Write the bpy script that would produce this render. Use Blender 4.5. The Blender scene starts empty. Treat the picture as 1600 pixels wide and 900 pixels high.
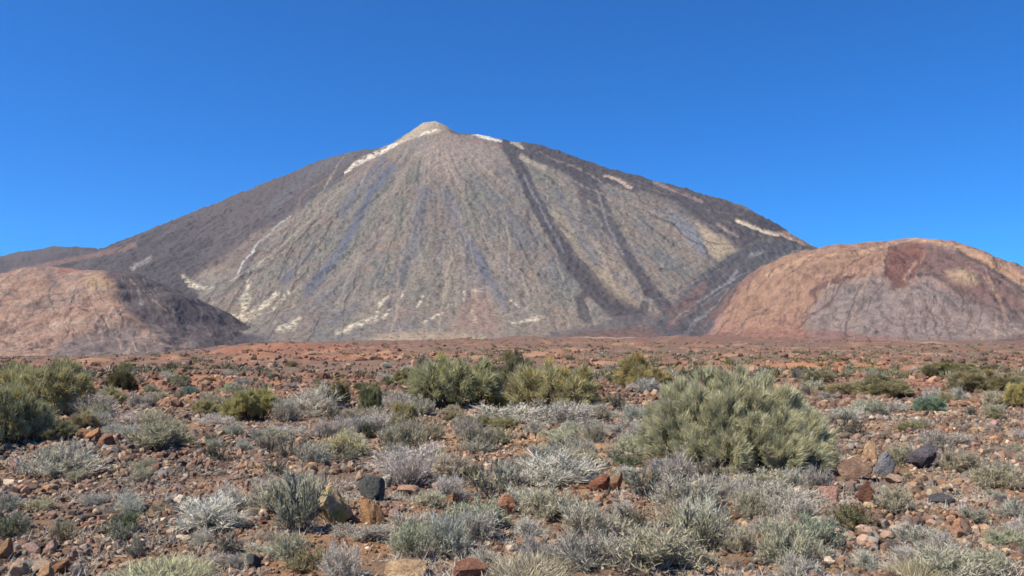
import bpy, bmesh, math, random
import numpy as np
from mathutils import Vector
random.seed(7); RNG=np.random.default_rng(11)
sc=bpy.context.scene; COL=sc.collection
# ---------------------------------------------------------------- camera, sky, sun, exposure
F=1300.0; CX=800.0; HY=540.0; H=2.2          # focal length and horizon of the photograph in its own pixels, eye height in m
cam=bpy.data.cameras.new('camera'); co=bpy.data.objects.new('camera',cam); COL.objects.link(co)
co.location=(0,0,H); co.rotation_euler=(math.radians(90),0,0)
cam.sensor_width=36; cam.lens=F/1600*36; cam.shift_y=90/1600; cam.clip_start=.1; cam.clip_end=60000
sc.camera=co
SUN_EL=math.radians(54); SUN_AZ=math.radians(246)   # azimuth clockwise from the view direction: high, behind on the left
w=bpy.data.worlds.new('World'); sc.world=w; w.use_nodes=True
nt=w.node_tree; nt.nodes.clear()
sky=nt.nodes.new('ShaderNodeTexSky'); sky.sky_type='NISHITA'; sky.sun_disc=False
sky.sun_elevation=SUN_EL; sky.sun_rotation=SUN_AZ; sky.altitude=2200; sky.air_density=1.0; sky.dust_density=0.0; sky.ozone_density=10.0
hs=nt.nodes.new('ShaderNodeMix'); hs.data_type='RGBA'; hs.blend_type='MULTIPLY'; hs.inputs[0].default_value=1; hs.inputs[7].default_value=(.185,.72,1.1,1)   # the deep high-altitude blue
bg=nt.nodes.new('ShaderNodeBackground'); bg.inputs[1].default_value=.096
ow=nt.nodes.new('ShaderNodeOutputWorld')
nt.links.new(sky.outputs[0],hs.inputs[6]); nt.links.new(hs.outputs[2],bg.inputs[0]); nt.links.new(bg.outputs[0],ow.inputs[0])
sl=bpy.data.lights.new('sun','SUN'); sl.energy=5.0; sl.angle=math.radians(.53); sl.color=(1,.94,.82)
so=bpy.data.objects.new('sun',sl); COL.objects.link(so)
sd=Vector((math.sin(SUN_AZ)*math.cos(SUN_EL),math.cos(SUN_AZ)*math.cos(SUN_EL),math.sin(SUN_EL)))
so.rotation_euler=sd.to_track_quat('Z','Y').to_euler(); so.location=(-50,-50,100)
sc.view_settings.view_transform='Standard'; sc.view_settings.look='None'; sc.view_settings.gamma=1; sc.view_settings.use_curve_mapping=False
sc.view_settings.exposure=0.68
sc.render.engine='CYCLES'; sc.cycles.use_denoising=True; sc.cycles.denoiser='OPENIMAGEDENOISE'; sc.cycles.denoising_input_passes='RGB_ALBEDO_NORMAL'; sc.cycles.denoising_prefilter='ACCURATE'; sc.cycles.max_bounces=4; sc.cycles.diffuse_bounces=2; sc.cycles.pixel_filter_type='BLACKMAN_HARRIS'; sc.cycles.filter_width=1.6

# ---------------------------------------------------------------- noise
def _hash(ix,iy,s):
    h=(ix.astype(np.int64)*374761393+iy.astype(np.int64)*668265263+s*974634777)&0xFFFFFFFF
    h=((h^(h>>13))*1274126177)&0xFFFFFFFF
    return (h^(h>>16))&0xFFFFFFFF
def perlin(x,y,s=0):
    x=np.asarray(x,float); y=np.asarray(y,float)
    ix=np.floor(x); iy=np.floor(y); fx=x-ix; fy=y-iy
    u=fx*fx*fx*(fx*(fx*6-15)+10); v=fy*fy*fy*(fy*(fy*6-15)+10)
    def g(ax,ay,dx,dy):
        a=_hash(ax,ay,s)/4294967296.0*2*math.pi
        return np.cos(a)*dx+np.sin(a)*dy
    a=g(ix,iy,fx,fy); b=g(ix+1,iy,fx-1,fy); c=g(ix,iy+1,fx,fy-1); d=g(ix+1,iy+1,fx-1,fy-1)
    return ((a+(b-a)*u)+((c+(d-c)*u)-(a+(b-a)*u))*v)*1.5
def fbm(x,y,s=0,o=4,lac=2.03,gain=.5):
    t=0;a=1
    for i in range(o):
        t=t+a*perlin(x,y,s+i*17); x=x*lac+3.1; y=y*lac-1.7; a*=gain
    return t
def sstep(a,b,x):
    t=np.clip((x-a)/(b-a),0,1); return t*t*(3-2*t)
# ---- mountain
SX,SY=-554.0,6000.0
K=SY/F
def prof(pts):
    r=np.array([p[0] for p in pts],float); h=np.array([p[1] for p in pts],float); return r,h
RP=prof([(0,1623),(90,1577),(160,1528),(330,1513),(540,1463),(785,1423),(1246,1249),(1708,1118),(2170,970),(2540,718),(2746,580),(3400,380),(4600,170),(6500,20)])
LP=prof([(0,1623),(90,1609),(185,1532),(300,1446),(400,1389),(600,1373),(830,1298),(1290,1082),(1754,868),(2215,644),(2446,589),(2800,499),(3400,300),(4600,150),(6500,20)])
FP=prof([(0,1620),(80,1590),(150,1520),(300,1435),(700,1195),(1000,1010),(2000,470),(2800,140),(3150,55),(3400,38),(4200,22),(6500,15)])
def mountain_z(x,y):
    dx=x-SX; dy=y-SY; r=np.hypot(dx,dy)+1e-6
    c=dx/r; s=dy/r
    wr=np.clip(c,0,1)**4; wl=np.clip(-c,0,1)**4; wf=1-wr-wl
    z=wr*np.interp(r,*RP)+wl*np.interp(r,*LP)+wf*np.interp(r,*FP)
    ph=np.arctan2(dy,dx)
    env=sstep(150,900,r)*(1-.75*sstep(2300,3300,r))
    g=np.abs(fbm(ph*14+.35*perlin(x/420,y/420,5),r/2600.,9,3))
    g2=fbm(ph*45+.5*perlin(x/200,y/200,6),r/1500.,31,2)
    z=z-env*(9*g-2)*(.35+.65*wf)+env*3*g2+ (3+5*env)*fbm(x/170,y/170,3,5)-70*(1-sstep(2350,2800,y))-110*sstep(500,1100,x)*(1-sstep(3000,3700,y))+5*fbm(x/44,y/44,77,3)*(.35+.65*sstep(60,200,r))-env*5*sstep(.0,.9,np.abs(1.4*fbm((x+60*perlin(x/200,y/200,9))/95,y/95,78,3)))
    q=np.hypot((x+4000)/1.25,y-7600.)
    pv=np.interp(q,[0,150,354,541,900,1600,2600,3600],[885,890,832,768,640,380,60,-90])+10*fbm(x/150,y/150,41,3)
    return np.maximum(z,pv)
# ---------------------------------------------------------------- the plain
MOUNDS=[(430,220,2.2,22,14),(1345,300,2.0,26,16),(215,150,1.0,14,10),(1000,420,1.6,60,20),(690,330,1.2,40,18),(1180,240,.7,30,14),
        (90,17.5,.35,2.2,1.6),(1010,11.5,.18,1.2,.8),(560,11.0,.18,1.0,.7),(1380,10.5,.15,1.2,.8),(520,260,1.6,30,12),(860,300,1.5,35,14),(1480,220,1.0,26,12),(620,160,.8,18,9),(1080,170,.7,16,9),(340,330,2.0,40,20),(930,700,3.5,110,30),(600,800,3.5,120,40),(1250,620,3.2,90,30),(720,380,2.6,30,16),(1130,420,3,40,18),(1500,520,3,60,25),(380,480,3,50,22),(980,250,1.2,16,9),(820,520,3.5,45,20),(300,48,.5,5,4),(1330,75,.6,9,6),(580,90,.6,10,7)]
def ground_z(x,y):
    x=np.asarray(x,float); y=np.asarray(y,float)
    d=np.hypot(x,y)
    bpx=CX+F*x/np.maximum(np.abs(y),1e-3)
    slope=np.interp(bpx,[-400,0,230,330,430,600,800,1100,1300,1600,2200],[-.010,-.0105,-.009,-.004,.0035,.0045,.0090,.0085,.006,.004,.004])
    slope=np.where(y>0,slope,.003)
    z=slope*np.maximum(0,d-60)*sstep(40,110,d)
    near=sstep(3.,7.,d)
    z=z+near*(.10*perlin(x/5.3,y/4.4,1)+.05*perlin(x/1.6,y/1.6,2)*(1-sstep(60,120,d))+.02*perlin(x/.55,y/.55,3)*(1-sstep(25,50,d)))
    rough=sstep(45,120,d)*(1-.7*sstep(700,1500,d))
    z=z+rough*(1.3*np.abs(fbm(x/23,y/16,8,3))-.35+.35*perlin(x/6.5,y/5,12)*(1-sstep(300,500,d)))
    for px,Y,hh,rx,ry in MOUNDS:
        X=(px-CX)/F*Y
        z=z+hh*np.exp(-((x-X)/rx)**2-((y-Y)/ry)**2)
    return z
def spot(px,py):
    """point of the plain seen at bearing px and depression py"""
    s=(py-HY)/F
    Y=H/s
    for i in range(40):
        g=float(ground_z((px-CX)/F*Y,Y)); Y=Y*.5+.5*max(4.,(H-g)/s)
    return (px-CX)/F*Y, Y
# ---------------------------------------------------------------- meshes
def mesh_np(name,verts,faces,cols=None,smooth=False):
    me=bpy.data.meshes.new(name)
    verts=np.asarray(verts,np.float32)
    me.vertices.add(len(verts)); me.vertices.foreach_set('co',verts.ravel())
    li=np.concatenate([f.ravel() for f in faces]).astype(np.int32)
    cnt=np.concatenate([np.full(len(f),f.shape[1],np.int32) for f in faces])
    st=np.concatenate([[0],np.cumsum(cnt)[:-1]]).astype(np.int32)
    me.loops.add(len(li)); me.loops.foreach_set('vertex_index',li)
    me.polygons.add(len(cnt)); me.polygons.foreach_set('loop_start',st); me.polygons.foreach_set('loop_total',cnt)
    me.polygons.foreach_set('use_smooth',np.full(len(cnt),bool(smooth)))
    me.update(calc_edges=True)
    if cols is not None:
        a=me.color_attributes.new('Col','FLOAT_COLOR','POINT')
        c=np.ones((len(verts),4),np.float32); c[:,:3]=cols
        a.data.foreach_set('color',c.ravel())
    return me
def link(name,me,mat=None,parent=None):
    o=bpy.data.objects.new(name,me); COL.objects.link(o)
    if mat and not me.materials: me.materials.append(mat)
    if parent: o.parent=parent
    return o
def grid_faces(nr,nc,wrap=False):
    i=np.arange(nr-1)[:,None]; j=np.arange(nc if wrap else nc-1)[None]
    a=i*nc+j; b=i*nc+(j+1)%nc
    return np.stack([a,b,b+nc,a+nc],-1).reshape(-1,4)
# ---------------------------------------------------------------- materials
def mat(name): 
    m=bpy.data.materials.new(name); m.use_nodes=True
    n=m.node_tree; b=n.nodes['Principled BSDF']; b.inputs['Roughness'].default_value=.95; b.inputs['Specular IOR Level'].default_value=.15
    return m,n,b
def terrain_mat(name,scales,amp,bump,bscale,speck=None):
    """vertex colour varied by noises at several sizes; scales in metres"""
    m,n,b=mat(name); N=n.nodes; L=n.links
    at=N.new('ShaderNodeAttribute'); at.attribute_name='Col'
    tc=N.new('ShaderNodeTexCoord'); cur=at.outputs['Color']; hgt=None
    for s,a in zip(scales,amp):
        nz=N.new('ShaderNodeTexNoise'); nz.inputs['Scale'].default_value=1/s; nz.inputs['Detail'].default_value=5; nz.inputs['Roughness'].default_value=.65
        L.new(tc.outputs['Object'],nz.inputs['Vector'])
        mr=N.new('ShaderNodeMapRange'); mr.inputs[1].default_value=.28; mr.inputs[2].default_value=.72; mr.inputs[3].default_value=1-a; mr.inputs[4].default_value=1+a
        L.new(nz.outputs['Fac'],mr.inputs[0])
        mx=N.new('ShaderNodeVectorMath'); mx.operation='SCALE'; L.new(cur,mx.inputs[0]); L.new(mr.outputs[0],mx.inputs['Scale']); cur=mx.outputs[0]
        hgt=nz.outputs['Fac']
    if speck:
        sp,col,th,am=speck
        nz=N.new('ShaderNodeTexVoronoi'); nz.inputs['Scale'].default_value=1/sp; L.new(tc.outputs['Object'],nz.inputs['Vector'])
        mr=N.new('ShaderNodeMapRange'); mr.inputs[1].default_value=th; mr.inputs[2].default_value=th*.45; mr.inputs[3].default_value=0; mr.inputs[4].default_value=am
        L.new(nz.outputs['Distance'],mr.inputs[0])
        mx=N.new('ShaderNodeMix'); mx.data_type='RGBA'; L.new(mr.outputs[0],mx.inputs[0]); L.new(cur,mx.inputs[6]); mx.inputs[7].default_value=(*col,1); cur=mx.outputs[2]
    L.new(cur,b.inputs['Base Color'])
    nz=N.new('ShaderNodeTexNoise'); nz.inputs['Scale'].default_value=1/bscale; nz.inputs['Detail'].default_value=6; nz.inputs['Roughness'].default_value=.7
    L.new(tc.outputs['Object'],nz.inputs['Vector'])
    bp=N.new('ShaderNodeBump'); bp.inputs['Strength'].default_value=bump; bp.inputs['Distance'].default_value=bscale*.5
    L.new(nz.outputs['Fac'],bp.inputs['Height']); L.new(bp.outputs[0],b.inputs['Normal'])
    return m
# ---------------------------------------------------------------- rock and soil colours laid on the slopes where they lie
class Paint:
    def __init__(s,X,Y,Z,base,warp=3.0,sc_=60.,seed=0):
        s.u=CX+F*X/Y; s.v=HY-F*(Z-H)/Y
        s.X,s.Y=X,Y
        s.u=s.u+warp*(4.5*fbm(X/(sc_*3),Y/(sc_*3),seed+50,3)+2.6*fbm(X/(sc_*.5),Y/(sc_*.5),seed+55,3)); s.v=s.v+warp*(2.6*fbm(X/(sc_*3),Y/(sc_*3),seed+60,3)+1.7*fbm(X/(sc_*.5),Y/(sc_*.5),seed+65,3))
        s.c=np.broadcast_to(np.array(base,float),X.shape+(3,)).copy()
    def lay(s,m,col): 
        m=np.clip(m,0,1)[...,None]; s.c=s.c*(1-m)+m*np.array(col)
    def mul(s,m,k): s.c=s.c*(1+np.clip(m,0,1)[...,None]*(np.array(k)-1))
    def line(s,pts,w,f=.5):
        """pts (u,v[,width]); soft band of half width w"""
        us=[p[0] for p in pts]; row=s.u.mean(0); W=max([w]+[p[2] for p in pts if len(p)>2])*2+40
        i0,i1=np.searchsorted(row,[min(us)-W,max(us)+W]); i1=max(i1,i0+1); U=s.u[:,i0:i1]; V=s.v[:,i0:i1]
        best=np.full(U.shape,1e9)
        for p,q in zip(pts[:-1],pts[1:]):
            w0=p[2] if len(p)>2 else w; w1=q[2] if len(q)>2 else w
            dx,dy=q[0]-p[0],q[1]-p[1]; t=np.clip(((U-p[0])*dx+(V-p[1])*dy)/(dx*dx+dy*dy),0,1)
            d=np.hypot(U-p[0]-t*dx,V-p[1]-t*dy)/(w0+(w1-w0)*t)
            best=np.minimum(best,d)
        m=np.zeros(s.u.shape); m[:,i0:i1]=1-sstep(1-f,1+f,best); return m
    def threads(s,n,box,top,seed,cols,w=(.7,1.8),ln=(30,120),k=(.35,.8),grav=.35,wig=.35):
        """thin gullies, levees and debris trails running down from TOP"""
        rng=np.random.default_rng(seed); c=s.c
        row=s.u.mean(0)
        for _ in range(n):
            u=rng.uniform(box[0],box[2]); v=rng.uniform(box[1],box[3]); L=rng.uniform(*ln); W=rng.uniform(*w); pts=[]
            h=rng.normal()*wig*.4; i=0
            while i*9<L:
                pts.append((u,v,max(.4,W*(1-.6*abs(2*i*9/L-1))*rng.uniform(.6,1.3))))
                d=np.array([u-top[0],v-top[1]],float); d/=np.hypot(*d)+1e-6; d[1]+=grav; h=.7*h+rng.normal()*wig*.5; d=d+h*np.array([-d[1],d[0]]); d/=np.hypot(*d)
                u+=d[0]*9; v+=d[1]*9; i+=1
            if len(pts)<2: continue
            m=s.line(pts,W,.6)*rng.uniform(*k); s.lay(m,cols[rng.integers(len(cols))])
    def poly(s,pts,f=6.):
        ins=np.zeros(s.u.shape,bool); best=np.full(s.u.shape,1e9)
        for p,q in zip(pts,pts[1:]+pts[:1]):
            dx,dy=q[0]-p[0],q[1]-p[1]
            if abs(dy)>1e-9:
                c=((p[1]>s.v)!=(q[1]>s.v))&(s.u<dx*(s.v-p[1])/dy+p[0]); ins^=c
            t=np.clip(((s.u-p[0])*dx+(s.v-p[1])*dy)/(dx*dx+dy*dy),0,1)
            best=np.minimum(best,np.hypot(s.u-p[0]-t*dx,s.v-p[1]-t*dy))
        sd_=np.where(ins,best,-best)
        return sstep(-f,f,sd_)
def fan(u0,u1,nu,ys):
    u=np.linspace(u0,u1,nu); Y=np.repeat(np.array(ys)[:,None],nu,1); X=Y*u[None]
    return X,Y
def hill_mesh(name,X,Y,Z,c,m):
    me=mesh_np(name,np.stack([X,Y,Z],-1).reshape(-1,3),[grid_faces(*X.shape)],c.reshape(-1,3),True)
    o=link(name,me,m); o['kind']='structure'; return o

LAVA=(.060,.051,.057); LAVA2=(.082,.067,.071); WHITE=(.50,.43,.31); TAN=(.195,.158,.130); SAGE=(.145,.134,.112); BLUE=(.125,.123,.135); ORANGE=(.40,.235,.14); RED=(.20,.075,.055)
# the volcano
ys=np.concatenate([np.arange(2350,6400,10.),np.arange(6400,9800,60.)])
X,Y=fan(-.66,.46,980,ys); Z=mountain_z(X,Y)
p=Paint(X,Y,Z,TAN,.6,70.)
dx=X-SX; dy=Y-SY; ph=np.arctan2(dy,dx); rr=np.hypot(dx,dy)
wx=X+90*fbm(X/260,Y/260,3,3)
st=.7*fbm((wx-SX)/75,rr/900,21,4)+.5*fbm(ph*34+.8*perlin(X/180,Y/180,8),rr/1200,24,3)      # streaks running down the slope
st2=fbm(ph*11+.8*perlin(X/500,Y/500,4),rr/2500,22,4)
p.lay(sstep(-.2,.7,st2)*.8,SAGE); p.lay(sstep(.0,.7,st)*.5,BLUE); p.lay(sstep(.1,.6,fbm(ph*7+.5*perlin(X/400,Y/400,5),rr/3000,27,3))*.55,(.115,.113,.12)); p.lay(sstep(.15,.55,fbm(X/330,Y/420,29,4))*.5,(.185,.135,.105)); p.lay(sstep(.15,.55,-fbm(X/330,Y/420,29,4))*.4,(.14,.135,.11)); p.lay(sstep(.25,1.0,-st)*.3,(.27,.21,.155))
p.lay(sstep(.2,.9,fbm(X/120,Y/120,33,4))*.45,(.21,.14,.11)); p.lay(sstep(.45,1.,fbm(X/38,Y/38,34,4))*.25,(.10,.095,.09))
fine=fbm((X+25*perlin(X/90,Y/90,14))/16,rr/190,25,3); p.mul(sstep(.2,.8,fine),.80); p.mul(sstep(.2,.9,-fine),1.12)
p.c*=(1+.09*np.random.default_rng(3).normal(size=X.shape))[...,None].clip(.6,1.5)
p.mul(sstep(.2,.8,fbm(X/22,Y/30,36,3)),.86); p.mul(sstep(.2,.8,-fbm(X/22,Y/30,36,3)),1.1)
# left dark flank
p.lay(p.poly([(-300,380),(150,375),(300,320),(500,240),(605,215),(600,232),(545,272),(490,312),(430,352),(395,395),(375,425),(340,412),(310,425),(292,450),(335,490),(375,520),(430,540),(430,600),(-300,600)],5)*.92,LAVA2)
p.lay(p.poly([(-300,400),(60,408),(150,385),(200,372),(300,335),(330,380),(280,430),(300,460),(350,500),(420,532),(400,580),(150,580),(150,440)],8)*sstep(-.5,.3,fbm(X/150,Y/150,35,3)),LAVA)
p.lay(p.poly([(150,398),(230,385),(300,400),(310,425),(292,445),(330,490),(375,522),(430,545),(420,600),(120,600)],12)*.75,(.066,.056,.062))
p.lay(p.line([(20,425),(140,402),(210,385)],4)*.6,(.20,.12,.10))
p.lay(p.poly([(330,440),(345,405),(400,360),(440,350),(395,400),(375,430)],6)*.5,(.22,.165,.13))
for a in ([(205,420,3),(235,405,4)],[(180,430,5),(185,460,8),(180,475,4)],[(215,450,2),(230,470,3)],[(290,470,2),(310,495,4)],[(340,520,4),(355,526,3)],[(150,500,2),(175,470,3)],[(270,530,5),(300,532,4)]):
    p.lay(p.line(a,3)*.55,(.30,.27,.25))
p.lay(p.line([(545,245),(480,275),(420,330)],8)*.35,BLUE)
p.lay(p.line([(372,428,1.2),(380,410,1.5),(400,385,1.6),(430,355,1.2),(455,338,.8)],2)*.8,(.40,.38,.36))
p.lay(p.line([(384,412),(402,391),(420,376)],3)*.7,(.09,.08,.085))
for a in ([(390,425),(450,375),(540,290)],[(360,440),(420,400)]): p.lay(p.line(a,1.2)*.4,(.34,.29,.22))
# pale deposits on the left foot
for a in ([(286,432,5),(298,445,6),(318,452,4),(335,448,2)],[(388,438,3),(386,462,8),(382,485,7)],[(378,492,4),(405,482,6),(432,458,4)],[(425,482,3),(448,458,3.5)],[(360,492,5),(385,500,5),(405,490,4)],[(435,515,6),(455,510,8),(468,495,3)],
          [(585,500,4),(592,478,4),(605,465,3)],[(545,512,4),(565,505,5),(582,498,4)],[(608,485,3),(598,498,4)],[(628,465,2),(632,455,3)],[(650,480,2),(660,462,2.5)],[(724,470,2),(726,455,2.5)],[(740,455,4),(752,452,3)],[(798,470,3),(812,480,2)],[(525,520,4),(545,515,5)],[(738,485,3),(742,500,4)],[(840,498,4),(800,505,2)],[(660,505,2),(690,490,3)]):
    p.lay(p.line([(q[0],q[1],q[2]*.68) for q in a],3,1.)*sstep(-.55,.25,fbm(X/26,Y/26,61,4))*.92,WHITE)
# blue-grey gullies
for a,wd,k in (([(612,262),(580,300),(555,355),(520,410),(480,455)],7,.75),([(600,250),(560,290),(535,330)],6,.5),([(660,300),(650,380),(620,440)],10,.4),([(700,310),(730,380),(760,430)],10,.4),([(445,440),(455,430)],6,.6),([(560,480),(520,500)],8,.3),([(735,380),(760,430),(790,480)],6,.4),([(870,300),(900,370),(930,410)],8,.45)):
    p.lay(p.line(a,wd,.9)*min(1,k*1.35),(.10,.103,.128))
# dark flows down the right face
p.threads(170,(500,240,1090,490),(690,110),5,[(.09,.082,.085),(.30,.24,.175),(.115,.115,.13),(.16,.105,.09),(.27,.22,.17),(.085,.08,.078),(.10,.095,.09)],w=(.6,2.2),ln=(40,170),k=(.25,.7),wig=.28)
p.lay(p.line([(788,226,9),(812,262,9),(832,310,11),(858,355,11),(890,405,13),(925,448,16),(960,478,18),(990,497,16)],10,.25)*.95,LAVA)
p.lay(p.line([(925,448,6),(905,470,7),(915,498,8)],6,.35)*.8,LAVA); p.lay(p.line([(1000,435,5),(1012,465,6),(1000,495,7)],6,.35)*.8,LAVA); p.lay(p.line([(870,238,8),(890,262,10),(905,290,7),(915,330,4)],6,.5)*.8,LAVA2); p.lay(p.line([(832,310,3),(820,345,3.5),(838,380,2.5)],3,.5)*.7,LAVA2)
p.lay(p.line([(818,275),(845,330),(880,395)],2)*.5,(.2,.2,.21))
p.lay(p.line([(900,262,14),(925,300,15),(950,345,10),(975,395,9),(1005,440,9),(1040,482,10)],10,.3)*.93,(.066,.058,.064))
p.lay(p.line([(930,300),(945,340),(972,400)],2.5)*.5,(.23,.21,.2))
for a in ([(990,345),(1020,400),(1060,460)],[(1020,370),(1050,425)],[(1045,400),(1075,440)],[(1000,410),(1030,455)],[(985,320),(1040,380),(1090,420)]):
    p.lay(p.line(a,2.5,.9)*.5,(.13,.13,.12))
p.lay(p.poly([(1035,325),(1060,335),(1090,365),(1102,390),(1100,400),(1078,380),(1050,345)],4)*.8,(.145,.15,.175))
p.lay(p.line([(1098,385),(1108,405),(1120,412)],2)*.6,LAVA)
p.lay(p.poly([(1080,340),(1130,375),(1160,395),(1125,412),(1108,395),(1095,365)],5)*.8,(.33,.255,.165))
p.lay(p.poly([(860,300),(885,330),(905,380),(960,440),(1000,480),(960,470),(920,420),(880,370)],8)*.35,(.33,.26,.16))
# right shoulder and ridge
p.lay(p.poly([(785,214),(850,222),(950,255),(1100,298),(1240,360),(1285,392),(1255,388),(1200,372),(1160,385),(1110,358),(1060,322),(1010,305),(960,290),(905,285),(860,262),(830,255),(800,235)],4)*.92,LAVA)
p.lay(p.poly([(1120,345),(1165,370),(1200,385),(1170,400),(1145,385)],4)*.8,LAVA2)
p.lay(p.line([(800,222,3),(812,228,3),(815,232,2)],3)*.8,(.36,.30,.22)); p.lay(p.line([(815,245),(850,262)],4)*.8,(.34,.28,.21))
p.lay(p.line([(945,275,2),(965,282,3),(988,294,2)],2)*.85,(.46,.33,.25)); p.lay(p.line([(1020,285),(1060,300),(1095,315)],3)*.6,(.30,.21,.17))
p.lay(p.line([(1150,345,2.5),(1180,356,3),(1215,368,2)],2)*.9,(.55,.44,.31)); p.lay(p.poly([(1208,362),(1232,362),(1272,385),(1240,380)],3)*.85,(.47,.30,.19))
p.lay(p.line([(1120,350),(1150,370)],2)*.6,(.33,.24,.18)); p.lay(p.line([(1000,300),(1060,318)],2)*.4,(.22,.17,.15))
# summit
p.lay(p.poly([(615,225),(640,206),(662,190),(682,188),(700,200),(680,208),(650,215)],3)*.7,(.38,.31,.22))
p.lay(p.poly([(640,240),(690,205),(760,225),(780,260),(700,280)],15)*.4,(.34,.25,.20))
p.lay(p.line([(538,272,1.5),(556,257,4),(585,241,4.2),(612,229,2.5),(640,217,1.6),(665,207,1.8),(686,201,1.2)],3,.6)*sstep(-.7,.2,fbm(X/38,Y/38,66,4))*.9,(.62,.53,.42))
p.lay(p.line([(622,226),(655,210)],1.6)*.6,(.22,.12,.09))
p.lay(p.line([(738,210,1.2),(760,214,2),(785,222,1.6)],3,.6)*.9,(.62,.55,.47))
p.lay(p.line([(705,206),(740,209)],2)*.8,LAVA); p.lay(p.line([(735,216),(785,230)],2)*.6,(.2,.11,.09))
p.lay(p.line([(590,245),(560,275),(548,285)],3)*.4,(.22,.14,.12))
# foot: pale dune, red mound, dark lava apron
p.lay(p.poly([(700,520),(712,490),(735,455),(755,455),(775,490),(780,522)],9)*.5,(.26,.155,.12))
p.lay(p.poly([(540,540),(590,524),(650,517),(720,520),(780,530),(780,560),(540,560)],6)*.7,(.30,.225,.155))
p.lay(p.poly([(860,520),(930,508),(970,495),(1010,492),(1050,508),(1120,520),(1120,560),(860,560)],4)*.85,(.10,.085,.085))
p.lay(p.poly([(880,524),(1000,512),(1110,518),(1110,560),(880,560)],4)*.7,(.135,.07,.06))
p.lay(p.line([(1240,384,8),(1195,394,17),(1150,417,24),(1112,452,30),(1080,490,34),(1060,520,36)],20,.3)*.95,(.072,.068,.075))
p.lay(p.line([(1100,450,6),(1075,475,10),(1050,505,8)],8,.9)*.6,(.17,.095,.08))
for a in ([(1150,425),(1140,440)],[(1130,455),(1120,470)],[(1105,490),(1080,505)],[(1170,400),(1190,395)]): p.lay(p.line(a,3,.9)*.5,(.26,.24,.25))
volc_m=terrain_mat('volcanic_slope',(60,18,6),(.08,.12,.25),.4,9,(19,(.06,.06,.045),.40,.7))
p.threads(130,(160,300,560,500),(690,120),6,[(.042,.036,.041),(.12,.095,.092),(.10,.082,.085),(.05,.042,.047)],ln=(30,130),grav=.1,k=(.35,.8),wig=.28)
p.threads(70,(800,230,1220,370),(660,150),7,[(.05,.045,.05),(.22,.17,.14),(.13,.10,.095)],ln=(30,130),grav=.05,k=(.45,.9),wig=.28)
p.threads(50,(1030,400,1180,510),(1330,330),8,[(.045,.042,.048),(.19,.17,.17),(.16,.085,.07)],ln=(30,80),grav=.1)
p.c*=.90; p.mul(sstep(.3,.9,fbm(X/30,Y/30,38,3)),.78)
lift=np.clip((.13-p.c.mean(-1))/.05,0,1)*(rr>500)*(Y>2600); Z=Z+lift*(5+6*fbm(X/28,Y/28,48,3))*sstep(2600,3000,Y)*(1-sstep(2300,3000,rr)*.5)
hill_mesh('mountain',X,Y,Z,p.c,volc_m)
# red and ochre dome on the right
def dome(x,y,cx,cy,R,L,Fr,seed,am):
    x0,y0=x,y; x=x0+45*fbm(x0/210,y0/210,seed+9,3); y=y0+45*fbm(x0/210,y0/210,seed+12,3)
    dx=x-cx; dy=y-cy; r=np.hypot(dx,dy)+1e-6; c=dx/r; s=dy/r
    z=np.clip(c,0,1)**2*np.interp(r,*prof(R))+np.clip(-c,0,1)**2*np.interp(r,*prof(L))+s*s*np.interp(r,*prof(Fr))
    ph=np.arctan2(dy,dx); g=.5*np.abs(fbm(ph*5+.8*perlin(x/150,y/150,seed),r/700.,seed+1,3))+.5*np.abs(fbm(x/130,y/160,seed+3,4))
    return z-am*(1.6*g-.4)*sstep(150,500,r)*(1-.6*sstep(900,1500,r))+am*.7*fbm(x/75,y/75,seed+2,4)-am*.5*np.abs(fbm(x/38,y/38,seed+5,3))*sstep(60,200,r)
k=3600/F; RC=(640*k,3600.)
ys=np.concatenate([np.arange(2000,3750,7.),np.arange(3750,5400,50.)])
X,Y=fan(.12,.86,820,ys)
Z=dome(X,Y,*RC,[(0,459),(60*k,428),(120*k,332),(155*k,255),(300*k,90),(500*k,40),(800*k,10)],[(0,459),(40*k,456),(100*k,445),(160*k,423),(220*k,380),(260*k,318),(300*k,238),(345*k,150),(390*k,85),(440*k,42),(520*k,16),(640*k,5)],[(0,459),(150,440),(400,320),(900,75),(1150,28),(1700,10)],71,10)
p=Paint(X,Y,Z,(.26,.165,.135),.75,50.,3)
p.lay(sstep(-.2,.6,fbm(X/160,Y/160,91,4))*.7,(.205,.155,.138))
p.lay(p.poly([(1120,520),(1140,470),(1190,410),(1260,388),(1350,378),(1400,375),(1390,400),(1370,425),(1330,440),(1290,450),(1270,480),(1250,560),(1090,560)],8)*.9,(.27,.157,.105))
p.lay(p.poly([(1100,560),(1135,500),(1200,500),(1260,490),(1280,560)],10)*.6,(.27,.14,.10))
p.lay(p.poly([(1270,545),(1255,500),(1290,455),(1335,440),(1375,432),(1410,455),(1450,440),(1490,460),(1540,480),(1600,495),(1660,500),(1660,560)],7)*.8,(.20,.158,.142)); p.lay(p.line([(1290,455),(1300,490),(1285,520)],5)*.5,(.15,.11,.10))
p.lay(p.poly([(1385,400),(1395,384),(1430,378),(1448,383),(1450,400),(1430,430),(1410,452),(1392,450),(1385,425)],4)*.92,(.155,.068,.055))
p.lay(p.line([(1275,470,3),(1268,455,4),(1285,447,4),(1310,440,3),(1335,430,2)],3,.5)*.8,(.10,.055,.05)); p.lay(p.line([(1392,385),(1384,405),(1388,428),(1402,450)],2)*.8,(.09,.05,.045))
p.lay(p.poly([(1450,382),(1500,395),(1540,420),(1600,460),(1600,490),(1540,478),(1500,465),(1480,440),(1440,425)],6)*.85,(.145,.085,.075))
p.lay(p.poly([(1478,425),(1500,418),(1528,428),(1530,445),(1500,445)],6)*.8,(.37,.25,.16))
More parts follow.
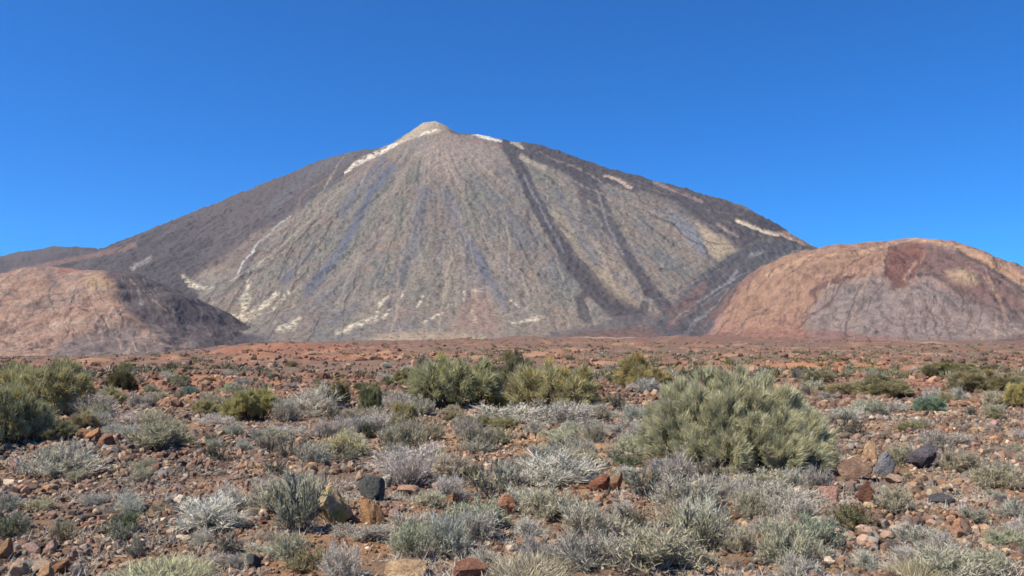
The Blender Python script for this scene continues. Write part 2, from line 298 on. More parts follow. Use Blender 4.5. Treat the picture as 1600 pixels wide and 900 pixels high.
p.lay(p.line([(1420,374,3),(1450,374,3),(1490,384,4),(1530,400,6),(1580,428,8),(1640,460,10)],5,.6)*.9,(.40,.235,.14))
p.lay(p.line([(1495,392),(1540,415),(1600,455),(1640,480)],3)*.9,(.085,.06,.055)); p.lay(p.line([(1430,430),(1460,428),(1485,445),(1505,465)],2.5)*.9,(.085,.06,.055))
p.lay(p.poly([(1510,470),(1560,470),(1620,485),(1620,505),(1550,500)],6)*.7,(.12,.085,.08))
p.lay(p.line([(1265,458,4),(1280,448,5),(1320,435,3),(1335,430,2)],3)*.9,(.12,.07,.062)); p.lay(p.line([(1360,384),(1385,382)],3)*.7,(.18,.10,.08))
p.lay(p.line([(1430,410),(1422,425),(1415,440)],2.5)*.6,(.40,.28,.2))
for a in ([(1395,440),(1375,460),(1360,480)],[(1350,420),(1330,455)],[(1300,470),(1280,500)],[(1440,440),(1400,480)],[(1470,460),(1520,500)],[(1380,470),(1430,510)]): p.lay(p.line(a,2)*.4,(.16,.12,.11))
p.lay(p.line([(1300,400),(1350,392),(1400,380)],3)*.4,(.47,.32,.2)); p.lay(p.line([(1200,430),(1270,400)],4)*.4,(.45,.29,.18))
p.lay(p.line([(1225,386),(1190,400,12),(1150,440,11),(1115,490,12),(1090,520,14)],7,.5)*.85,(.16,.085,.075))
p.lay(p.poly([(1228,384),(1195,398),(1165,425),(1140,460),(1120,490),(1108,520),(1100,560),(1020,560),(1020,400),(1200,370)],4)*.95,(.070,.066,.073)); p.lay(p.line([(1108,470,3),(1090,495,7),(1075,525,9)],6,.8)*.6,(.15,.085,.075))
p.threads(40,(1050,400,1180,520),(1400,300),13,[(.04,.038,.043),(.17,.155,.155),(.14,.08,.07)],ln=(20,80))
p.lay(p.poly([(1100,522),(1250,514),(1350,520),(1420,528),(1420,560),(1100,560)],6)*.6,(.21,.10,.08))
p.lay(p.poly([(1530,545),(1560,530),(1640,518),(1640,560)],4)*.9,(.12,.07,.065))
dome_m=terrain_mat('cinder_slope',(40,11,4),(.12,.18,.28),.5,8,(12,(.09,.085,.065),.36,.6))
p.threads(85,(1150,385,1600,500),(1430,330),9,[(.10,.06,.055),(.13,.085,.075),(.36,.23,.16),(.06,.04,.038),(.09,.055,.05)],w=(.8,2.3),k=(.4,.85),ln=(20,110),wig=.6)
p.mul(sstep(.05,.7,fbm(X/26,Y/32,39,4)),.72); p.mul(sstep(.2,.6,np.abs(fbm(X/90,Y/120,44,4))),.92); p.c*=(1+.09*np.random.default_rng(4).normal(size=X.shape))[...,None].clip(.6,1.5); p.mul(sstep(.1,.8,-fbm(X/26,Y/32,39,4)),1.15); p.c*=.82
hill_mesh('cinder_hill',X,Y,Z,p.c,dome_m)
# low ochre hill on the left
k=2900/F; LC=((105-CX)*k,2900.)
ys=np.concatenate([np.arange(1750,3050,6.),np.arange(3050,4300,50.)])
X,Y=fan(-.84,-.24,780,ys)
Z=dome(X,Y,*LC,[(0,274),(45*k,264),(100*k,248),(145*k,222),(195*k,178),(230*k,128),(270*k,72),(325*k,22),(400*k,-35)],[(0,274),(60*k,262),(105*k,236),(200*k,215),(400*k,120),(700*k,10)],[(0,274),(100,258),(400,135),(700,25),(900,-5),(1200,-45)],83,7)
p=Paint(X,Y,Z,(.30,.18,.13),.8,45.,5)
p.lay(sstep(-.1,.6,fbm(X/120,Y/90,95,4))*.65,(.22,.17,.145)); p.lay(sstep(.1,.7,fbm(X/60,Y/60,96,4))*.5,(.37,.26,.19))
p.lay(p.poly([(135,430),(160,428),(175,440),(165,455),(140,455)],7)*.6,(.38,.25,.135)); p.lay(p.line([(95,422),(130,420)],4)*.6,(.30,.13,.10))
p.lay(p.poly([(70,560),(100,535),(150,515),(215,510),(240,540),(300,560)],6)*.75,(.15,.125,.12))
p.lay(p.line([(60,420),(80,430),(85,445)],8)*.5,(.2,.15,.14)); p.lay(p.line([(90,505),(150,495),(200,488)],3)*.4,(.40,.27,.20))
p.lay(p.poly([(128,412),(160,424),(178,440),(182,468),(205,488),(228,508),(245,530),(265,580),(500,580),(500,380),(150,390)],9)*.92,LAVA2); p.lay(p.poly([(190,430),(215,470),(260,520),(300,570),(480,570),(480,400)],8)*sstep(-.5,.4,fbm(X/70,Y/70,97,4))*.45,LAVA)
p.threads(70,(180,415,380,530),(150,300),12,[(.035,.03,.034),(.15,.125,.125),(.20,.17,.16),(.04,.035,.04)],ln=(20,80),k=(.4,.85))
p.lay(p.poly([(195,545),(215,520),(245,512),(290,530),(320,550),(300,575),(210,575)],6)*sstep(-.1,.4,fbm(X/45,Y/45,98,4))*.7,(.25,.18,.14))
p.lay(p.line([(215,450,2),(222,475,3)],2)*.5,(.27,.24,.22)); p.lay(p.line([(228,500,4),(262,528,5)],4)*.4,(.22,.17,.15))
p.threads(90,(0,430,240,530),(110,370),10,[(.13,.09,.08),(.36,.24,.17),(.10,.08,.075)],ln=(20,80),wig=.6)
p.mul(sstep(.05,.7,fbm(X/22,Y/28,40,4)),.66); p.c*=(1+.09*np.random.default_rng(5).normal(size=X.shape))[...,None].clip(.6,1.5); p.mul(sstep(.1,.8,-fbm(X/22,Y/28,40,4)),1.15); p.c*=.80
hill_mesh('ochre_hill',X,Y,Z,p.c,dome_m)

# the stony plain, one sheet to the horizon
th=np.concatenate([np.linspace(-math.pi,-.72,40)[:-1],np.linspace(-.72,.72,760),np.linspace(.72,math.pi,40)[1:-1]])
rad=np.concatenate([[.4],np.geomspace(1.2,7,14),np.geomspace(7.2,60,330),np.geomspace(60.6,900,420),np.geomspace(930,11000,60)])
R_,T_=np.meshgrid(rad,th,indexing='ij'); X=R_*np.sin(T_); Y=R_*np.cos(T_); Z=ground_z(X,Y)
def soil(X,Y):
    d=np.hypot(X,Y)
    c=np.broadcast_to(np.array((.150,.098,.066)),X.shape+(3,)).copy()
    def lay(m,col):
        nonlocal c; m=np.clip(m,0,1)[...,None]; c=c*(1-m)+m*np.array(col)
    n1=fbm(X/3.1,Y/2.6,101,4); n2=fbm(X/1.3,Y/1.2,102,3); n3=fbm(X/34,Y/20,103,4)
    lay(sstep(.1,.6,n1)*.8,(.235,.13,.07)); lay(sstep(.1,.7,-n1)*.6,(.095,.075,.06)); lay(sstep(.25,.7,n2)*.4,(.26,.175,.105))
    far=sstep(26,60,d)
    lay(far*.8,(.155,.09,.066)); lay(far*sstep(.0,.6,n3)*.7,(.15,.11,.08)); lay(far*sstep(.15,.7,-n3)*.7,(.22,.105,.065)); lay(far*sstep(.1,.5,fbm(X/4,Y/7,108,3))*.6,(.11,.085,.065)); lay(far*sstep(.2,.6,fbm(X/7,Y/9,109,3))*.5,(.36,.21,.12))
    lay(sstep(180,400,d)*.6,(.135,.08,.065)); lay(sstep(600,1200,d)*.7,(.165,.075,.06))
    lay(sstep(350,600,d)*sstep(.25,.6,fbm(X/140,Y/60,107,3))*.6,(.33,.23,.15))
    for px,Yc,rx,ry,col,k in ((330,45,9,9,(.30,.14,.08),.7),(430,215,34,40,(.25,.105,.065),.7),(1320,70,12,14,(.33,.15,.075),.8),(250,34,3.5,4,(.37,.20,.10),.7),(720,20,3,2,(.34,.21,.11),.6),(960,18,2.5,1.5,(.36,.21,.10),.7),(170,20,2,2,(.34,.17,.09),.6),(1450,48,4,6,(.30,.12,.08),.7),(470,130,25,20,(.30,.12,.065),.6)):
        Xc=(px-CX)/F*Yc; lay(k*np.exp(-((X-Xc)/rx)**2-((Y-Yc)/ry)**2),col)
    return c
c=soil(X,Y)
me=mesh_np('ground',np.stack([X,Y,Z],-1).reshape(-1,3),[grid_faces(*X.shape,wrap=True)],c.reshape(-1,3),True)
soil_m=terrain_mat('stony_soil',(1.1,.16,.045),(.2,.3,.35),1.0,.05)
g=link('ground',me,soil_m); g['kind']='structure'
# ---------------------------------------------------------------- plant and stone materials
def leaf_mat(name,trans=.25):
    m,n,b=mat(name); N=n.nodes; L=n.links
    at=N.new('ShaderNodeAttribute'); at.attribute_name='Col'; oi=N.new('ShaderNodeObjectInfo')
    mx=N.new('ShaderNodeMix'); mx.data_type='RGBA'; mx.blend_type='MULTIPLY'; mx.inputs[0].default_value=1
    L.new(at.outputs['Color'],mx.inputs[6]); L.new(oi.outputs['Color'],mx.inputs[7])
    L.new(mx.outputs[2],b.inputs['Base Color'])
    tr=N.new('ShaderNodeBsdfTranslucent'); L.new(mx.outputs[2],tr.inputs['Color'])
    ms=N.new('ShaderNodeMixShader'); ms.inputs[0].default_value=trans
    L.new(b.outputs[0],ms.inputs[1]); L.new(tr.outputs[0],ms.inputs[2]); L.new(ms.outputs[0],n.nodes['Material Output'].inputs['Surface'])
    return m
M_leaf=leaf_mat('sprays',.33); M_twig=leaf_mat('dry_twigs',.2); M_wood=leaf_mat('woody_stems',0)
def stone_mat(name,objcol=True,lichen=None):
    m,n,b=mat(name); N=n.nodes; L=n.links
    tc=N.new('ShaderNodeTexCoord'); oi=N.new('ShaderNodeObjectInfo')
    if objcol: src=oi.outputs['Color']; vec=tc.outputs['Object']
    else:
        at=N.new('ShaderNodeAttribute'); at.attribute_name='Col'; src=at.outputs['Color']; vec=tc.outputs['Object']
    ad=N.new('ShaderNodeVectorMath'); ad.operation='ADD'; L.new(vec,ad.inputs[0]); L.new(oi.outputs['Random'],ad.inputs[1])
    if objcol:
        s_=N.new('ShaderNodeVectorMath'); s_.operation='MULTIPLY_ADD'; L.new(oi.outputs['Random'],s_.inputs[0]); s_.inputs[1].default_value=(40,40,40); L.new(vec,s_.inputs[2]); vec=s_.outputs[0]
    cur=src
    for sc_,a in ((1.6,.35),(7,.4)) if objcol else ((9,.25),(45,.3)):
        nz=N.new('ShaderNodeTexNoise'); nz.inputs['Scale'].default_value=sc_; nz.inputs['Detail'].default_value=5; nz.inputs['Roughness'].default_value=.7; L.new(vec,nz.inputs['Vector'])
        mr=N.new('ShaderNodeMapRange'); mr.inputs[1].default_value=.3; mr.inputs[2].default_value=.7; mr.inputs[3].default_value=1-a; mr.inputs[4].default_value=1+a; L.new(nz.outputs['Fac'],mr.inputs[0])
        mx=N.new('ShaderNodeVectorMath'); mx.operation='SCALE'; L.new(cur,mx.inputs[0]); L.new(mr.outputs[0],mx.inputs['Scale']); cur=mx.outputs[0]
    if lichen:
        nz2=N.new('ShaderNodeTexNoise'); nz2.inputs['Scale'].default_value=1.7; nz2.inputs['Detail'].default_value=6; L.new(vec,nz2.inputs['Vector'])
        mr=N.new('ShaderNodeMapRange'); mr.inputs[1].default_value=.47; mr.inputs[2].default_value=.6; L.new(nz2.outputs['Fac'],mr.inputs[0])
        mx=N.new('ShaderNodeMix'); mx.data_type='RGBA'; L.new(mr.outputs[0],mx.inputs[0]); L.new(cur,mx.inputs[6]); mx.inputs[7].default_value=(*lichen,1); cur=mx.outputs[2]
    L.new(cur,b.inputs['Base Color'])
    bp=N.new('ShaderNodeBump'); bp.inputs['Strength'].default_value=.7; bp.inputs['Distance'].default_value=.12 if objcol else .01
    L.new(nz.outputs['Fac'],bp.inputs['Height']); L.new(bp.outputs[0],b.inputs['Normal'])
    return m
M_stone=stone_mat('lava_stone'); M_lichen=stone_mat('lichened_stone',lichen=(.34,.25,.06)); M_grav=stone_mat('loose_gravel',False)
# ---------------------------------------------------------------- plant meshes (radius 1, height 1)
def unit(v): return v/np.maximum(np.linalg.norm(v,axis=-1,keepdims=True),1e-9)
def ribbons(P,D,Ln,W,rng,bend=.25,cols=None):
    """thin tapered blades from P along D, five vertices each"""
    n=len(P); D=unit(D); s=unit(np.cross(D,rng.normal(size=(n,3)))); up=unit(np.cross(s,D))
    b=(rng.normal(size=(n,1))*bend)*up
    Ln=np.broadcast_to(np.asarray(Ln,float),(n,))[:,None]; W=np.broadcast_to(np.asarray(W,float),(n,))[:,None]
    mid=P+D*Ln*.5; tip=P+D*Ln+b*Ln
    V=np.stack([P-s*W*.5,P+s*W*.5,mid+s*W*.45+b*Ln*.25,mid-s*W*.45+b*Ln*.25,tip],1).reshape(-1,3)
    i=np.arange(n)[:,None]*5
    C=None if cols is None else np.repeat(cols,5,0)
    return V,[np.concatenate([i,i+1,i+2,i+3],1),np.concatenate([i+3,i+2,i+4],1)],C
def tubes(paths,r0,r1):
    """three-sided tapering stems through polylines (n,k,3)"""
    n,k,_=paths.shape; T=unit(np.gradient(paths,axis=1)); a=unit(np.cross(T,np.array([.31,.77,.2]))); b=np.cross(T,a)
    r0=np.broadcast_to(np.asarray(r0,float),(n,)); r=(r0[:,None]*(1-np.linspace(0,1,k))+r1*np.linspace(0,1,k))[...,None]
    V=np.stack([paths+r*(math.cos(t)*a+math.sin(t)*b) for t in (0,2.094,4.189)],2)
    idx=np.arange(n*k*3).reshape(n,k,3); f=[]
    for j in range(3):
        j2=(j+1)%3; f.append(np.stack([idx[:,:-1,j],idx[:,:-1,j2],idx[:,1:,j2],idx[:,1:,j]],-1).reshape(-1,4))
    return V.reshape(-1,3),[np.concatenate(f)]
def merge(*parts):
    V=[];Fs=[];o=0
    for v,f in parts: V.append(v); Fs+= [x+o for x in f]; o+=len(v)
    return np.concatenate(V),Fs
def lobes(rng,n,spread,flat=1.):
    """the mounds a bush is made of: centre, radius, height"""
    a=rng.uniform(0,2*math.pi,n); r=spread*np.sqrt(rng.uniform(.05,1,n))
    return [(r[i]*math.cos(a[i]),r[i]*math.sin(a[i]),(1-spread)*rng.uniform(.8,1.15),flat*rng.uniform(.72,1.0)*(1-.45*r[i]**2)) for i in range(n)]
def broom(name,seed,L,ntuft,nbl,blen,bw,gap=.15,up=.75,yellow=.12,splay=.20):
    """green broom: sprays of fine upright stems in tufts over several mounds, bare wood below"""
    rng=np.random.default_rng(seed); C=[];A=[]; area=np.array([l[2]*l[3] for l in L]); pick=rng.choice(len(L),ntuft,p=area/area.sum())
    for i in pick:
        x,y,r,h=L[i]; t=rng.uniform(0,2*math.pi); e=math.asin(rng.uniform(.03,1)**.8); u=rng.uniform(.72,1)**.5*(1-gap*rng.uniform())
        d=np.array([math.cos(e)*math.cos(t),math.cos(e)*math.sin(t),math.sin(e)])
        C.append([x+d[0]*r*u,y+d[1]*r*u,max(.06,h*(.16+.84*d[2]*u))]); A.append(d*(1-up)*np.array([1.6,1.6,1])+np.array([x*.5,y*.5,up]))
    C=np.array(C);A=unit(np.array(A))
    # keep tufts that lie near the outside
    dep=np.min([np.hypot(C[:,0]-l[0],C[:,1]-l[1])/l[2]+0*C[:,0] for l in L],0)
    P=np.repeat(C,nbl,0); D=np.repeat(A,nbl,0); n=len(P)
    ts=np.repeat(rng.uniform(.7,1.35,ntuft),nbl)
    P=P+rng.normal(size=(n,3))*np.array([1,1,1.1])*(blen*.17)*ts[:,None]-D*blen*.6*ts[:,None]; P[:,2]=np.maximum(P[:,2],.02)
    D=D+rng.normal(size=(n,3))*splay
    v=np.repeat(rng.uniform(.7,1.35,ntuft),nbl)*rng.uniform(.75,1.25,n); c=np.ones((n,3))*v[:,None]
    ye=np.repeat(rng.uniform(size=ntuft)<yellow,nbl); c[ye]*=np.array([1.25,1.08,.7])
    V,Fc,Cc=ribbons(P,D,blen*ts*rng.uniform(.6,1.2,n),bw,rng,.18,c)
    me=mesh_np(name+'_foliage',V,Fc,Cc); me.materials.append(M_leaf)
    k=min(ntuft,90); sel=rng.choice(ntuft,k,replace=False); e=C[sel]-A[sel]*blen*.3; li=pick[sel]
    b0=np.array([[L[i][0]*.55+rng.normal()*.05,L[i][1]*.55+rng.normal()*.05,-.03] for i in li])
    t=np.linspace(0,1,6)[None,:,None]; mid=(b0+e)/2; mid[:,2]-=.08; mid+=rng.normal(size=(k,3))*.05
    path=(1-t)**2*b0[:,None]+2*t*(1-t)*mid[:,None]+t*t*e[:,None]
    V,Fc=tubes(path,rng.uniform(.010,.022,k),.004)
    mw=mesh_np(name+'_stems',V,Fc,np.ones((len(V),3))); mw.materials.append(M_wood)
    return mw,me
def drybush(name,seed,nst,ntw,nlf,tw=.014,up=.35,leaflen=.10,leafw=.018,lob=5):
    """low cushion of bare branching twigs with small leaves near the tips"""
    rng=np.random.default_rng(seed); L=lobes(rng,lob,.52)
    def target(n):
        i=rng.choice(len(L),n); l=np.array(L)[i]; t=rng.uniform(0,2*math.pi,n); sz=rng.uniform(.0,1,n); ce=np.sqrt(1-sz*sz); u=rng.uniform(.5,1,n)**.4
        return np.stack([l[:,0]+ce*np.cos(t)*l[:,2]*u,l[:,1]+ce*np.sin(t)*l[:,2]*u,np.maximum(.03,l[:,3]*(.08+.92*sz*u))],1),l
    E,l=target(nst); b0=np.stack([l[:,0]*.4,l[:,1]*.4,np.full(nst,-.04)],1)+rng.normal(size=(nst,3))*.04
    t=np.linspace(0,1,5)[None,:,None]; mid=(b0+E)/2+rng.normal(size=(nst,3))*.09; path=(1-t)**2*b0[:,None]+2*t*(1-t)*mid[:,None]+t*t*E[:,None]
    V1,F1=tubes(path,rng.uniform(.010,.02,nst),.005)
    # twigs leave the branches at all heights
    si=rng.integers(0,nst,ntw); tt=rng.uniform(.35,1,ntw); k=tt*4; k0=np.minimum(k.astype(int),3); fr=(k-k0)[:,None]
    P=path[si,k0]*(1-fr)+path[si,k0+1]*fr; D=unit(E[si]-b0[si])+rng.normal(size=(ntw,3))*.55+np.array([0,0,up])
    ln=rng.uniform(.12,.34,ntw); V2,F2,_=ribbons(P,D,ln,tw,rng,.3)
    V,Fc=merge((V1,F1),(V2,F2)); c=np.concatenate([np.full((len(V1),3),.62),np.repeat(rng.uniform(.7,1.3,ntw)[:,None]*np.ones((1,3)),5,0)])
    mt=mesh_np(name+'_twigs',V,Fc,c); mt.materials.append(M_twig)
    ti=rng.integers(0,ntw,nlf); q=rng.uniform(.3,1,(nlf,1)); Dn=unit(D); PL=P[ti]+Dn[ti]*ln[ti][:,None]*q+rng.normal(size=(nlf,3))*.015
    PL[:,2]=np.maximum(PL[:,2],.0); DL=Dn[ti]*.7+rng.normal(size=(nlf,3))*.5+np.array([0,0,.35])
    V,Fc,C=ribbons(PL,DL,leaflen*rng.uniform(.6,1.3,nlf),leafw,rng,.25,rng.uniform(.7,1.3,(nlf,1))*np.ones((1,3)))
    ml=mesh_np(name+'_leaves',V,Fc,C); ml.materials.append(M_leaf)
    return mt,ml
def tussock(name,seed,n=1500):
    """fine straw blades rising from a low base"""
    rng=np.random.default_rng(seed); r=np.sqrt(rng.uniform(0,1,n))*.8; t=rng.uniform(0,2*math.pi,n)
    P=np.stack([r*np.cos(t),r*np.sin(t),np.full(n,-.02)],1); P[:,2]+=rng.uniform(0,.4,n)*(1-r)
    D=np.stack([P[:,0]*.6,P[:,1]*.6,np.full(n,.9)],1)+rng.normal(size=(n,3))*.28
    k=n//3
    out=[]
    for nm,a,b in (('_old_blades',0,k),('_blades',k,n)):
        V,Fc,C=ribbons(P[a:b],D[a:b],rng.uniform(.35,.8,b-a)*(1-.35*r[a:b]),.02,rng,.35,rng.uniform(.7,1.3,(b-a,1))*np.ones((1,3)))
        me=mesh_np(name+nm,V,Fc,C); me.materials.append(M_leaf); out.append(me)
    return out
PROTO={}
BIG=[(-.66,-.12,.27,.64),(-.78,.14,.20,.60),(-.54,.26,.28,.86),(-.40,-.02,.26,.80),(-.22,.36,.28,.95),(-.48,-.38,.24,.46),(-.14,-.20,.27,.76),(-.06,.16,.26,.93),(.14,.40,.28,.94),(-.18,-.54,.24,.42),(.12,-.44,.25,.58),(.20,-.06,.26,.84),(.38,.28,.26,.90),(.42,-.28,.25,.62),(.52,.04,.24,.78),(.66,.24,.22,.74),(.64,-.42,.22,.42),(.78,-.10,.22,.56),(.38,-.58,.22,.38),(.88,.08,.16,.46)]
PROTO['bigbroom']=[broom('big_broom',1,BIG,1250,90,.088,.0043,.02,.45,0,.27)]
PROTO['broom']=[broom('broom%d'%i,20+i,lobes(np.random.default_rng(200+i),8,.62),270,56,.145,.0088,.06,.45,.08,.40) for i in range(4)]
PROTO['dark']=[broom('dark_bush%d'%i,40+i,lobes(np.random.default_rng(300+i),6,.45),200,46,.2,.014,.25,.4,.12,.5) for i in range(2)]
PROTO['dome']=[broom('green_dome',60,[(0,0,.95,.95),(.25,-.1,.7,.8),(-.3,.1,.6,.85)],260,40,.2,.018,.1,.35,.05,.4)]
PROTO['grey']=[drybush('dry_shrub%d'%i,80+i,80,2100,1200,.013) for i in range(5)]
PROTO['pale']=[drybush('pale_shrub%d'%i,100+i,60,1000,3600,.013,.7,.15,.018,6) for i in range(4)]
PROTO['green']=[drybush('green_shrub%d'%i,120+i,50,500,2200,.013,.6,.13,.026,5) for i in range(3)]
PROTO['straw']=[tussock('straw%d'%i,140+i) for i in range(2)]
PROTO['small']=[drybush('small_shrub%d'%i,160+i,24,330,420,.03,.5,.16,.035,4) for i in range(4)]
WOODC=(.10,.075,.055)
TINT={'bigbroom':((.54,.50,.28),WOODC),'broom':((.40,.36,.20),WOODC),'dark':((.20,.19,.10),WOODC),'dome':((.23,.29,.21),WOODC),
 'grey':((.49,.455,.36),(.56,.515,.43)),'pale':((.52,.48,.33),(.42,.37,.30)),'green':((.22,.24,.13),(.26,.24,.2)),'straw':((.62,.56,.36),(.36,.31,.22)),'small':((.30,.28,.195),(.34,.305,.25))}
KNAME={'bigbroom':'broom_bush','broom':'broom_bush','dark':'dark_bush','dome':'cushion_bush','grey':'dry_shrub','pale':'spiky_shrub','green':'leafy_shrub','straw':'grass_tussock','small':'scrub_plant'}
KCAT={'bigbroom':'bush','broom':'bush','dark':'bush','dome':'bush','grey':'shrub','pale':'shrub','green':'shrub','straw':'grass tuft','small':'small shrub'}
KPART={'bigbroom':('stems','foliage'),'broom':('stems','foliage'),'dark':('stems','foliage'),'dome':('stems','foliage'),'straw':('old_blades','blades')}
KGROUP={'broom_bush':'green broom bushes','dark_bush':'dark bushes','dry_shrub':'grey dry shrubs','spiky_shrub':'pale spiky shrubs','leafy_shrub':'small green shrubs','grass_tussock':'straw tussocks','scrub_plant':'little scrub plants','cushion_bush':'cushion bushes'}
USED=[]     # (X,Y,radius) taken by plants and large stones
def plant(kind,X,Y,r,h,label,tint=1.,rot=None,depth=1.,hue=(1,1,1)):
    ms=PROTO[kind][RNG.integers(len(PROTO[kind]))]
    e=bpy.data.objects.new(KNAME[kind],None); COL.objects.link(e); e.empty_display_size=.1
    e.location=(X,Y,float(ground_z(X,Y))-.02); e.scale=(r,r*depth,h); e.rotation_euler=(0,0,RNG.uniform(0,6.28) if rot is None else rot)
    e['label']=label; e['category']=KCAT[kind]; e['group']=KGROUP[KNAME[kind]]
    a,b=KPART.get(kind,('twigs','leaves'))
    for nm,me,cl in ((a,ms[0],TINT[kind][1]),(b,ms[1],TINT[kind][0])):
        o=link(nm,me,None,e); j=RNG.uniform(.88,1.12,3)*.5+.5
        o.color=(*[min(.9,cl[q]*tint*j[q]*hue[q]) for q in range(3)],1)
    USED.append((X,Y,r)); return e
REFS=[]     # (px,py,phrase)
def at_px(kind,cx,base,wd,ht,label,ref=None,tint=1.,**k):
    wd*={'grey':1.5,'pale':1.38,'green':1.2,'straw':1.15,'small':1.3,'broom':1.25,'dark':1.1}.get(kind,1)
    X,Y=spot(cx,base); r=wd/2*Y/F; Yc=Y+.55*r; r=wd/2*Yc/F; Xc=(cx-CX)/F*Yc
    top=H-(base-ht-HY)*(Yc/F); h=max(.10,top-float(ground_z(Xc,Yc)))
    if ref: REFS.append((cx,base-ht*.3,ref))
    return plant(kind,Xc,Yc,r,h,label,tint,**k)
P=at_px
P('bigbroom',1148,744,312,184,'huge sage green broom bush of many upright sprays, largest plant on the plain','the huge broom',rot=0,depth=.8)
P('broom',66,655,158,112,'tall olive broom bush behind the grey shrubs in the left corner','the tall olive broom')
P('broom',126,645,64,68,'yellow tinged broom bush joined to the tall olive broom','the yellow tinged broom',1.05,hue=(1.15,1.05,.75))
P('broom',12,706,118,122,'dark olive bush cut off by the left edge of the photo','the dark edge bush',.95)
P('dark',190,617,60,52,'round dark bush standing alone on red ground','the round dark bush',.8)
P('grey',128,655,92,48,'shaded grey shrub at the foot of the yellow tinged broom','the shaded grey shrub',.85)
P('grey',88,752,125,68,'broad low ash grey shrub beside the smooth red stone','the broad ash grey shrub',.85)
P('pale',242,712,105,62,'grey green shrub on bare stony ground right of the broad ash grey shrub','the wide grey green shrub',.72)
P('grey',35,690,60,45,'tangle of bleached branches at the foot of the dark olive bush',None,.9)
P('grey',222,668,64,30,'thin grey shrub on orange stones under the round dark bush')
P('dome',297,618,34,17,'tiny blue green bush on the red slope','the tiny blue green bush',.95,hue=(.95,1,1.15))
P('broom',398,660,92,62,'yellow green broom with bare stems showing, alone between grey shrubs','the yellow green broom',1.,hue=(1.06,1.02,.85))
P('broom',322,650,50,30,'low green broom clump beside the yellow green broom')
P('grey',345,668,64,26,'low grey shrub hugging the foot of the yellow green broom',None,.9)
P('grey',488,646,84,52,'bleached shrub with tangled pale branches beside a dark brown bush','the bleached tangle')
P('dark',526,640,52,56,'dark brownish bush behind the bleached tangle','the dark brownish bush',1.1,hue=(1.15,1,.9))
P('grey',455,688,92,26,'flat lilac grey shrub spread on the bare gravel',None,.85)
P('small',420,708,42,32,'small grey green plant in front of the flat lilac grey shrub',None,.8)
P('small',338,722,44,34,'small dark grey plant alone on bare brown gravel','the small dark grey plant',.6)
P('pale',530,718,74,52,'pale yellowish shrub in front of the dark brownish bush','the pale yellowish shrub',1.,hue=(1.05,1,.85))
P('grey',318,836,130,72,'wide silver white shrub of bare twigs on reddish gravel','the wide silver shrub',1.12)
P('grey',366,800,56,54,'silver white shrub rising behind the wide silver shrub',None,1.1)
P('pale',448,812,104,80,'large pale grey shrub hard against the lichened boulder','the large pale shrub',.95)
P('green',200,838,62,44,'green leaved little shrub with grey twigs on open gravel','the little green leaved shrub',.8)
P('green',24,842,56,54,'grey green shrub above the scattered pink stones','the shrub above the pink stones',.8,hue=(1.2,1,1.1))
P('small',92,852,66,38,'brownish thin shrub on dark gravel above the pink stones',None,.7,hue=(1.1,.95,.8))
P('straw',252,918,150,58,'broad straw coloured tussock at the bottom of the photo','the broad straw tussock',.9)
P('grey',335,892,66,34,'small grey shrub beside the broad straw tussock',None,.85)
P('green',492,896,84,56,'pale green shrub below the large pale shrub by the boulder','the pale green shrub',1.1,hue=(1.25,1.05,1.05))
P('grey',402,878,72,32,'flattened grey shrub behind the dark round stone',None,.85)
P('broom',712,640,134,100,'olive broom bush with many stems, first of the broom thicket','the broom thicket',1.)
P('broom',792,626,104,90,'darker broom bush in the middle of the broom thicket',None,.72)
P('broom',868,646,128,98,'pale green broom bush closing the broom thicket','the pale green broom',1.1)
P('broom',790,637,54,34,'small yellow broom between the two front bushes of the thicket',None,1.15,hue=(1.1,1.05,.7))
P('broom',998,612,104,68,'rounded broom bush with rusty tips behind the huge broom','the rusty tipped broom',.95,hue=(1.15,1,.85))
P('broom',640,601,54,30,'small olive bush on red ground behind the thicket end',None,.8)
P('dark',576,648,48,62,'upright grey green bush beside the dark brownish bush','the upright grey green bush',1.3)
P('grey',622,642,54,36,'grey shrub between the upright grey green bush and the thicket',None,.95)
P('grey',790,668,130,42,'long mat of grey dead branches along the foot of the thicket','the long dead branch mat',.95)
P('grey',880,668,84,46,'grey shrub below the pale green broom of the thicket',None,.9)
P('grey',945,655,64,30,'grey shrub on orange rubble behind the huge broom flank',None,.9)
P('pale',880,698,52,34,'tight rounded pale shrub alone on smooth ochre soil','the rounded pale shrub',1.)
P('green',574,686,26,30,'small upright dark green plant on pale gravel','the small upright green plant',.55)
P('pale',676,692,42,36,'small grey green shrub in front of the thicket on gravel',None,.75)
P('grey',638,692,56,32,'small ash grey shrub beside the small upright green plant',None,.8)
P('grey',640,738,122,56,'wide ash grey shrub on ochre rubble above the black boulder','the wide ash grey shrub',.98)
P('grey',550,712,62,38,'grey shrub joining the pale yellowish shrub',None,.85)
P('grey',850,768,150,70,'largest grey shrub, spread across the middle of the stony ground','the largest grey shrub',.95)
P('pale',905,732,62,38,'pale shrub behind the largest grey shrub',None,.9)
P('grey',828,802,92,48,'grey shrub in front of the largest grey shrub beside an orange stone',None,.92)
P('green',980,732,56,26,'bright green low plant among rust red stones','the bright green plant',.95)
P('grey',985,752,60,28,'grey shrub growing under the bright green plant',None,.85)
P('green',742,762,34,42,'slim grey green plant beside the wide ash grey shrub',None,.8,hue=(1.2,1,1.1))
P('green',704,847,76,50,'fresh green leafy shrub, greenest plant near the boulders','the fresh green shrub',.85)
P('grey',738,852,80,66,'grey twiggy shrub behind the fresh green shrub',None,.8)
P('pale',672,792,54,32,'pale shrub between the brown stone and the slim grey green plant')
P('grey',640,842,84,48,'grey shrub below the brown wedge stone',None,.85)
P('grey',562,852,92,38,'flat grey shrub under the lichened boulder',None,.8)
